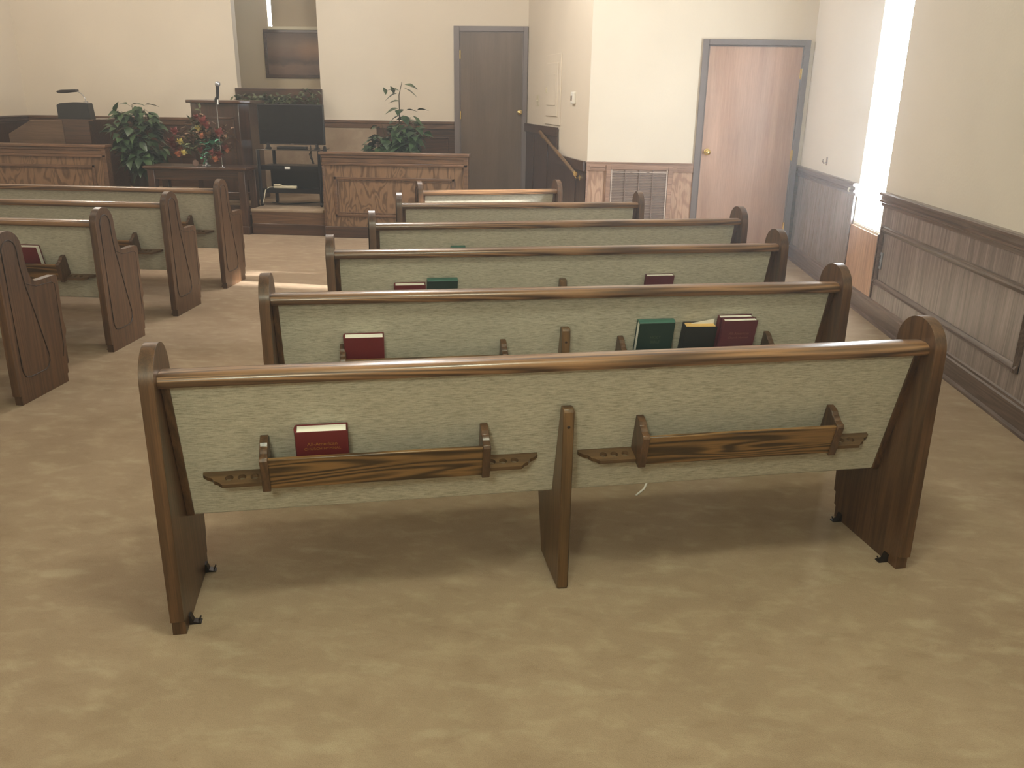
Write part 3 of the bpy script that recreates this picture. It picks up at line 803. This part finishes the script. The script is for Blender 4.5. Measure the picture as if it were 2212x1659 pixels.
t = thing('shelf_label', 'bright white card on the middle shelf edge of the cart', 'card', (-3.345, 9.752, SZ+.436))
MB(PAPER).box(-.03, .03, -.002, 0, -.012, .014).build('card', t)
t = thing('power_strip', 'cream power strip lying on the bottom shelf of the cart', 'power strip', (-3.40, 9.80, SZ+.201))
m = MB(CREAMP); m.box(-.135, .135, -.022, .022, 0, .03); m.build('body', t, bevel=.005)
MB(CREAMP).box(-.135, -.05, -.026, .026, .0302, .044).build('plug_head', t, bevel=.004)
MB(CREAMP).tube([(-.135, 0, .012), (-.185, -.03, .011), (-.225, -.05, -.02), (-.24, -.06, -.1), (-.265, -.06, -.17), (-.28, -.04, -.193)], .006, 8).build('cord', t)
t = thing('floor_cable', 'black cable looping over the stage carpet under the cart', 'cord', (-3.3, 9.95, SZ))
pts = [(-.36+.07*k, .1-.12*math.sin(k*.55)+.02*math.sin(k*1.7), .007) for k in range(11)]
MB(BLACK).tube(pts, .006, 6).build('cord', t)
t = thing('hanging_cable', 'black cable bundle dangling below the television beside the right cart leg', 'cord', (-3.13, 9.98, SZ+.46))
MB(BLACK).tube([(0, 0, .22), (.004, 0, .17), (.0, .0, .10), (.02, .0, .05), (.03, 0, .01)], .008, 6).tube([(0, 0, .14), (-.02, 0, .12), (-.008, 0, .08), (.012, 0, .04), (.016, 0, .01)], .006, 6).build('cord', t)

# ------------------------------------------------------------------ communion table, flowers, microphone
tb = thing('communion_table', 'dark mahogany table with flowers standing before the stage', 'table', (-4.30, 9.63, 0))
TW, TD, TH = .60, .225, .745
m = MB(MAHX); m.box(-TW, TW, -TD, TD, TH-.028, TH); m.box(-TW+.015, TW-.015, -TD+.015, TD-.015, TH-.04, TH-.028); m.build('tabletop', tb, bevel=.008)
m = MB(MAHX); m.box(-TW+.06, TW-.06, -TD+.05, -TD+.075, TH-.145, TH-.04); m.box(-TW+.06, TW-.06, TD-.075, TD-.05, TH-.145, TH-.04)
for s in (-1, 1): m.box(s*(TW-.075)-.0125, s*(TW-.075)+.0125, -TD+.075, TD-.075, TH-.145, TH-.04)
m.build('apron', tb)
for sx in (-1, 1):
    for sy in (-1, 1):
        l = MB(MAHZ); x, y = sx*(TW-.075), sy*(TD-.062)
        l.box(x-.04, x+.04, y-.036, y+.036, 0, TH-.04); l.box(x-.05, x+.05, y-.043, y+.043, 0, .09); l.build('leg', tb, bevel=.005)
    m = MB(MAHX); m.box(sx*(TW-.075)-.03, sx*(TW-.075)+.03, -TD+.1, TD-.1, .09, .21); m.build('stretcher', tb, bevel=.004)

fa = thing('flower_arrangement', 'red, green and yellow artificial flower arrangement in silver vase on the communion table', 'flowers', (-4.245, 9.62, TH))
MB(STEEL).lathe([(.05, 0), (.048, .006), (.014, .014), (.010, .03), (.022, .042), (.026, .055), (.018, .068), (.012, .08), (.03, .09), (.07, .12), (.085, .15), (.08, .16)], (0, 0, 0), 24).build('vase', fa)
rnd = random.Random(3)
gs = MB(STEM); lt = MB(LEAFT); lbn = MB(LEAFB); ldk = MB(LEAFD)
def dirn(az, el): return Vector((math.cos(az)*math.cos(el), math.sin(az)*math.cos(el), math.sin(el)))
FB = Vector((0, 0, .15))
for k in range(120):
    az = rnd.uniform(0, 6.28); el = rnd.uniform(-.08, 1.3); L = rnd.uniform(.18, .44)
    d = dirn(az, el); d.y *= .6; p = FB + d*L
    gs.tube([FB, FB + d*L*.6, p], .0025, 5)
    b = (lbn if rnd.random() < .45 else ldk)
    for j in range(4): b.leaf(p - d*rnd.uniform(0, .12), dirn(rnd.uniform(0, 6.28), rnd.uniform(-.4, .8)), rnd.uniform(.06, .11), rnd.uniform(.03, .05), .3, rnd.uniform(-.6, .6))
for cx, cz in ((.10, .20), (.16, .24), (.21, .26), (.13, .16), (-.12, .16), (.08, .24), (.05, .10), (.07, .05)):
    for j in range(6): lt.leaf(Vector((cx*1.15, -.19, .03+cz)) + Vector((rnd.uniform(-.03, .03), rnd.uniform(-.04, .02), rnd.uniform(-.03, .03))), dirn(rnd.uniform(0, 6.28), rnd.uniform(-.5, .7)), .06, .032, .25, rnd.uniform(-.5, .5))
gs.build('stems', fa); lt.build('teal_leaves', fa); lbn.build('dry_leaves', fa); ldk.build('green_leaves', fa)
m = MB(LEAFD); 
for p, d in (((-.12, -.03, .50), (-.5, 0, 1)), ((-.12, -.03, .49), (.3, 0, 1)), ((-.07, -.02, .44), (.5, -.2, .5)), ((.0, -.02, .62), (-.2, 0, 1)), ((.0, -.02, .60), (-1, 0, .3)), ((.15, 0, .40), (1, 0, .5))):
    for j in range(2): m.leaf(p, Vector(d)+Vector((rnd.uniform(-.2, .2), 0, 0)), .075, .04, .1, rnd.uniform(-.6, .6))
m.tube([FB, (-.06, -.02, .34), (-.12, -.03, .50)], .003, 5); m.tube([FB, (.01, -.02, .4), (0, -.02, .62)], .003, 5)
m.build('tall_sprigs', fa)
def blossom(c, mat, r):
    b = MB(mat); c = Vector(c)
    for k in range(14):
        a = k*2.4; e = -.2 + 1.4*(k/14)
        b.leaf(c, dirn(a, e), r, r*.8, -.2, 0, .3)
    b.ball(c, r*.35, 8)
    b.build('flower', fa)
for x, y, z, mt, r in ((.05, -.08, .47, RED, .06), (.085, -.08, .43, RED, .05), (.20, -.10, .35, RED, .06), (.03, -.1, .32, ORANGE, .04), (-.24, -.06, .36, RED, .05), (-.27, -.08, .25, DRED, .055), (-.25, -.08, .19, DRED, .05), (-.20, -.12, .12, ORANGE, .045), (-.18, -.10, .15, DRED, .05),
                        (-.17, -.13, .255, YELLOW, .04), (-.14, -.14, .14, YELLOW, .04), (.245, -.09, .19, DRED, .045), (.26, -.09, .17, ORANGE, .03), (.12, -.13, .14, RED, .045), (.19, -.12, .12, DRED, .05), (.155, -.14, .075, ORANGE, .04), (.02, -.13, .17, DRED, .04), (-.01, -.06, .40, YELLOW, .04), (-.02, -.05, .52, RED, .035), (.10, -.1, .33, LEAFB, .05), (-.05, -.1, .30, LEAFB, .05)):
    blossom((x*1.2, y-.04, z), mt, r*1.35)
t = thing('round_plaque', 'small round pinkish disc standing on the table beside the vase foot', 'ornament', (-4.315, 9.50, TH))
MB(plain('dusty_pink_stone', srgb(140, 112, 100), .6)).prism([(.036*math.cos(a*math.pi/12), .037+.036*math.sin(a*math.pi/12)) for a in range(24)], lambda p, q: Vector((p[0], q, max(.0005, p[1]))), -.006, .006).build('disc', t, smooth=30)
ms = thing('microphone_stand', 'thin silver microphone stand rising beside the flowers', 'stand', (-3.99, 9.46, TH))
MB(STEEL).lathe([(.04, 0), (.04, .006), (.008, .012), (.004, .02)], (0, 0, 0), 18).build('base', ms)
MB(STEEL).tube([(0, 0, .01), (-.005, 0, .3), (.0, 0, .62), (.01, 0, .70)], .0045, 8).build('pole', ms)
MB(BLACK).tube([(-.012, 0, .695), (-.002, 0, .73), (.022, 0, .755)], .016, 8).build('clip', ms)
mc = thing('microphone', 'handheld microphone with silver mesh head clipped on the thin stand', 'microphone', (-3.975, 9.46, TH+.715))
MB(BLACK).tube([(.0, 0, .01), (.008, 0, .07), (.014, 0, .145)], .017, 10, taper=[.75, 1, 1.15]).build('handle', mc)
MB(plain('silver_mesh', srgb(170, 172, 176), .35, .7)).ball((.017, 0, .168), .03, 14).build('mesh_head', mc)
MB(PAPER).tube([(.0, 0, .012), (-.001, 0, -.045)], .008, 8).build('plug', mc)

# ------------------------------------------------------------------ pulpit
pu = thing('pulpit', 'tall dark wooden pulpit with slanted corners behind the communion table', 'pulpit', (-4.31, 10.45, SZ))
def octa(w, d, c): return [(-w, -d+c*.866), (-w+c, -d), (w-c, -d), (w, -d+c*.866), (w, d), (-w, d)]
VARN = wood('pulpit_varnish', srgb(50, 34, 26), srgb(80, 54, 40), 'Z', .3, 90., .06, .7, .3)
VARN.node_tree.nodes['Principled BSDF'].inputs['Coat Roughness'].default_value = .05
for l_ in list(VARN.node_tree.nodes['Principled BSDF'].inputs['Normal'].links): VARN.node_tree.links.remove(l_)
m = MB(VARN); m.prism(octa(.36, .24, .10), lambda p, q: Vector((p[0], p[1], q)), .10, 1.13); m.build('body', pu, smooth=20, bevel=.006)
m = MB(MAHX); m.prism(octa(.39, .27, .105), lambda p, q: Vector((p[0], p[1], q)), 0, .10); m.build('plinth', pu, smooth=20, bevel=.008)
m = MB(MAHX); m.prism(octa(.40, .28, .105), lambda p, q: Vector((p[0], p[1], q)), 1.13, 1.165); m.build('top', pu, smooth=20, bevel=.008)
m = MB(MAHX)
for q in ((-.2, .2, .95, .975), (-.2, .2, .28, .305), (-.2, -.175, .28, .975), (.175, .2, .28, .975)): m.box(q[0], q[1], -.252, -.239, q[2], q[3])
m.build('panel_moulding', pu, bevel=.003)

# ------------------------------------------------------------------ organ and lamp
og = thing('organ', 'brown wooden organ console with pale sloping cheek behind the left half wall', 'organ', (-6.5, 10.5, SZ))
FELT = wood('organ_cheek_oak', srgb(88, 68, 52), srgb(118, 94, 74), 'X', .5, 60., .06, 0., .2, .3)
m = MB(FELT); m.prism([(-.62, 0), (-.62, .73), (-.31, .895), (.10, .90), (.10, 0)], lambda p, q: Vector((p[0], q, p[1])), -.06, -.02); m.build('cheek', og, smooth=0, bevel=.006)
m = MB(MAHX); m.box(-.60, .10, -.02, .75, 0, .70); m.box(.10, .44, -.05, .75, 0, .91); m.build('case', og, smooth=0, bevel=.006)
m = MB(BLACK); m.prism([(.04, .90), (.04, 1.08), (.08, 1.10), (.26, 1.115), (.44, 1.105), (.46, .91)], lambda p, q: Vector((p[0], q, p[1])), -.03, .1); m.build('music_desk', og, smooth=0, bevel=.008)
m = MB(MAHX); m.box(.04, .5, -.055, .12, .895, .915); m.build('ledge', og)
m = MB(WHITEP); m.box(-.5, .08, .05, .55, .70, .715); m.build('keyboard', og)
lp = thing('reading_lamp', 'small gooseneck reading lamp arching over the organ music desk', 'lamp', (-6.10, 10.52, SZ+1.115))
MB(STEEL).lathe([(.03, 0), (.03, .008), (.008, .014)], (0, 0, 0), 16).build('base', lp)
MB(STEEL).tube([(0, 0, .01), (-.004, 0, .05), (-.03, 0, .09), (-.08, 0, .125), (-.11, 0, .132)], .006, 8).build('gooseneck', lp)
m = MB(IRON); m.prism([(-.09, .15), (-.09, .122), (-.28, .102), (-.325, .105), (-.345, .118), (-.33, .132), (-.28, .142)], lambda p, q: Vector((p[0], q, p[1])), -.04, .04); m.build('lamp_head', lp, smooth=0, bevel=.008)

# ------------------------------------------------------------------ plants
def ficus(name, label, loc, pot_h, stems, seed, leaf_n, extra, lw=.10, ll=.15):
    o = thing(name, label, 'plant', loc)
    MB(POT).lathe([(.13, 0), (.16, pot_h*.6), (.17, pot_h), (.155, pot_h), (.15, pot_h*.9), (.01, pot_h*.88)], (0, 0, 0), 24).build('pot', o)
    rn = random.Random(seed); sm = MB(STEM); lm = MB(LEAF)
    for (tx, ty, tz) in stems:
        a = Vector((rn.uniform(-.03, .03), rn.uniform(-.03, .03), pot_h*.85)); e = Vector((tx, ty, tz))
        mid = a.lerp(e, .5) + Vector((rn.uniform(-.03, .03), 0, .05))
        sm.tube([a, a.lerp(mid, .6), mid, mid.lerp(e, .6), e], .006, 6, taper=[1.2, 1.1, 1, .8, .4])
        for k in range(leaf_n):
            t = rn.uniform(.3, 1.); p = a.lerp(mid, t*2) if t < .5 else mid.lerp(e, t*2-1)
            az = rn.uniform(0, 6.28); d = dirn(az, rn.uniform(-.5, .5))
            q = p + d*.06
            sm.tube([p, q], .0015, 4)
            lm.leaf(q, d, rn.uniform(.7, 1.1)*ll, rn.uniform(.8, 1.2)*lw, rn.uniform(.2, .7), rn.uniform(-.5, .5))
    for p, d, L in extra: 
        lm.leaf(p, d, L, lw*1.15, .25, rn.uniform(-.3, .3))
    sm.build('stems', o); lm.build('leaves', o)
    return o
ficus('potted_plant', 'dark green potted plant with one tall stem behind the right half wall', (-2.22, 10.45, SZ), .30,
      [(-.22, 0, .75), (-.15, -.05, .92), (.05, .02, .98), (.25, 0, .95), (.32, -.04, .86), (.0, -.08, .80), (.18, .05, 1.0), (-.28, .02, .66), (.12, -.06, .72), (-.05, .06, .70)], 5, 40,
      [((.06, 0, 1.30), (-1, 0, .25), .15), ((.04, 0, 1.27), (-.8, .1, -.25), .17), ((.0, 0, 1.26), (-.35, 0, 1), .13), ((-.1, 0, 1.25), (-.25, 0, 1), .12), ((.13, 0, 1.37), (1, 0, -.1), .16), ((.12, 0, 1.33), (.9, 0, -.35), .17), ((.07, 0, 1.18), (-1, -.2, .05), .14), ((.05, 0, 1.10), (-1, -.2, -.2), .17), ((.08, 0, 1.09), (-.2, -1, -.4), .12), ((.14, 0, 1.08), (.9, 0, .1), .15), ((.27, 0, 1.08), (.9, -.1, .2), .16), ((.07, 0, 1.02), (-.9, -.2, -.3), .14), ((.1, 0, 1.02), (.5, -.6, -.5), .15), ((.22, 0, 1.02), (.8, -.3, -.6), .14)])
for o in C.objects:
    if o.name == 'potted_plant':
        MB(STEM).tube([(0, 0, .3), (.04, 0, .7), (.06, 0, 1.05), (.06, 0, 1.25), (.10, 0, 1.40)], .007, 6, taper=[1.3, 1.2, 1, .9, .5]).build('tall_stem', o)
ficus('potted_plant', 'trailing green potted plant between the left half wall and the communion table', (-5.38, 10.36, SZ), .30,
      [(-.16, -.05, 1.02), (-.05, 0, 1.1), (.12, -.03, 1.05), (.24, -.06, .98), (.02, -.16, .85), (-.12, -.18, .72), (.18, -.2, .72), (.22, -.18, .45), (-.06, -.22, .55), (.1, -.24, .52), (.3, -.1, .62), (-.2, -.15, .88)], 11, 36,
      [((-.26, -.05, .98), (.35, 0, 1), .22), ((-.24, -.05, .9), (.2, 0, 1), .18), ((-.05, 0, 1.1), (1, 0, .15), .17), ((.12, 0, 1.1), (1, 0, .1), .17), ((-.25, -.1, .86), (-.3, -.5, -1), .15), ((.0, -.2, .84), (0, -.8, -.6), .12)], .10, .17)

# ------------------------------------------------------------------ garland along the niche parapet
ga = thing('garland', 'leafy green garland draped along the dark niche parapet', 'garland', (-4.03, FY-.21, 1.41))
MB(MAHX).box(-.57, .57, 0.02, .178, -.02, 0.0).build('ledge', ga)
rn = random.Random(21); gm = MB(LEAFD); vt = MB(STEM)
vt.tube([(-.56+.112*k, .04, .05+.015*math.sin(k*1.9)) for k in range(11)], .006, 6)
for k in range(330):
    x = rn.uniform(-.57, .57); hgt = .13 if x < .38 else .22
    p = Vector((x, rn.uniform(-.03, .06), rn.uniform(.0, hgt*.8)))
    gm.leaf(p, dirn(rn.uniform(0, 6.28), rn.uniform(-.6, .9)), rn.uniform(.05, .10), rn.uniform(.024, .045), .3, rn.uniform(-.8, .8))
for k in range(40):
    gm.leaf((.56+rn.uniform(-.02, .03), -.02, rn.uniform(-.34, .1)), dirn(rn.uniform(0, 6.28), rn.uniform(-1.2, .3)), .06, .025, .2)
vt.build('vine', ga); tag(gm.build('leaves', ga), None, None, None, None)

# ------------------------------------------------------------------ bits on the carpet
t = tag(MB(PAPER).tube([(.342, 3.325, .004), (.343, 3.27, .004), (.322, 3.19, .004), (.285, 3.125, .004)], .004, 6).build('ribbon', None),
        'thin curved white ribbon lying on the carpet under the nearest pew', 'ribbon')

# ------------------------------------------------------------------ light
def area(name, loc, rot, sx, sy, power, col):
    l = bpy.data.lights.new(name, 'AREA'); l.shape = 'RECTANGLE'; l.size = sx; l.size_y = sy; l.energy = power; l.color = col
    o = bpy.data.objects.new(name, l); C.objects.link(o); o.location = loc; o.rotation_euler = rot
    return o
WARM = (1, .91, .79); WG = (.95, 1., .77)
def lamp(loc, p, c):
    l = bpy.data.lights.new('fill_light', 'POINT'); l.energy = p; l.color = c; l.shadow_soft_size = .22  # unseen point light added as fill for pews, walls and aisle
    o = bpy.data.objects.new('fill_light', l); C.objects.link(o); o.location = loc
for x, y, z, p, c in ((-.5, -.7, 2.3, 118, WG), (.2, 1.5, 3.3, 105, WG), (-5.0, .0, 3.1, 40, WARM), (-4.8, 4.6, 3.2, 30, WARM), (-.8, 5.6, 3.3, 25, WARM), (-5.4, 8.6, 3.2, 112, WARM), (-1.7, 7.9, 3.4, 165, (1, .95, .9))):
    lamp((x, y, z), p, c)
def portal(name, loc, rot, sx, sy):
    o = area(name, loc, rot, sx, sy, 1, (1, 1, 1)); o.data.cycles.is_portal = True
portal('window_portal', (WX+.06, (WY0+WY1)/2, (WZ0+WZ1)/2), (0, R(90), 0), WZ1-WZ0, WY1-WY0)
portal('niche_window_portal', ((SX0+SX1)/2, NB+.11, SZ0+.6), (R(-90), 0, 0), SX1-SX0, 1.2)
sl = bpy.data.lights.new('sun', 'SUN'); sl.energy = SUN_E; sl.angle = R(1.5); sl.color = (1, .97, .92)
so = bpy.data.objects.new('sun', sl); C.objects.link(so)
so.rotation_euler = Vector((-1, .075, -.44)).to_track_quat('-Z', 'Y').to_euler()
w = bpy.data.worlds.new('world'); scn.world = w; w.use_nodes = True
w.node_tree.nodes['Background'].inputs[0].default_value = (.86, .94, 1, 1); w.node_tree.nodes['Background'].inputs[1].default_value = SKY_E

hm = bpy.data.materials.new('window_glare_volume'); hm.use_nodes = True; nt = hm.node_tree  # room-filling volume added to imitate lens glare around the window
nt.nodes.remove(nt.nodes['Principled BSDF'])
vsn = nt.nodes.new('ShaderNodeVolumeScatter'); vsn.inputs['Density'].default_value = .016; vsn.inputs['Anisotropy'].default_value = .6
vsn.inputs['Color'].default_value = (1, 1, 1, 1)
nt.links.new(vsn.outputs[0], nt.nodes['Material Output'].inputs['Volume'])
hz_ = MB(hm).box(LX-.05, WX+.04, BY-.05, NB+.11, -.05, CZ+.05).build('glare', smooth=0)
tag(hz_, 'thin bright haze added as a scattering volume to imitate lens flare around the sunlit window', 'glare', kind='stuff')

# ------------------------------------------------------------------ camera
f_, pitch, roll, hd, hz = 1814.71, .3289, .0138, .0728, 1.5329
cp, sp, cr, sr = math.cos(pitch), math.sin(pitch), math.cos(roll), math.sin(roll)
u_ = Vector((1, 0, 0)); up = Vector((0, sp, cp)); fw = Vector((0, cp, -sp))
rt = u_*cr + up*sr; upp = -u_*sr + up*cr
Rz = Matrix.Rotation(hd, 3, 'Z')
rt, upp, fw = Rz @ rt, Rz @ upp, Rz @ fw
cam = bpy.data.cameras.new('camera'); co = bpy.data.objects.new('camera', cam); C.objects.link(co)
M = Matrix.Identity(4)
for i in range(3): M[i][0] = rt[i]; M[i][1] = upp[i]; M[i][2] = -fw[i]
M[2][3] = hz
co.matrix_world = M
cam.sensor_fit = 'HORIZONTAL'; cam.sensor_width = 36; cam.lens = f_/2212*36; cam.clip_end = 100
scn.camera = co
vs = scn.view_settings
vs.view_transform = 'Standard'; vs.look = 'None'; vs.exposure = .15; vs.gamma = 1.; vs.use_curve_mapping = False
scn.cycles.max_bounces = 8; scn.cycles.diffuse_bounces = 5; scn.cycles.glossy_bounces = 3
scn.cycles.sample_clamp_indirect = 6.
scn.cycles.use_denoising = True
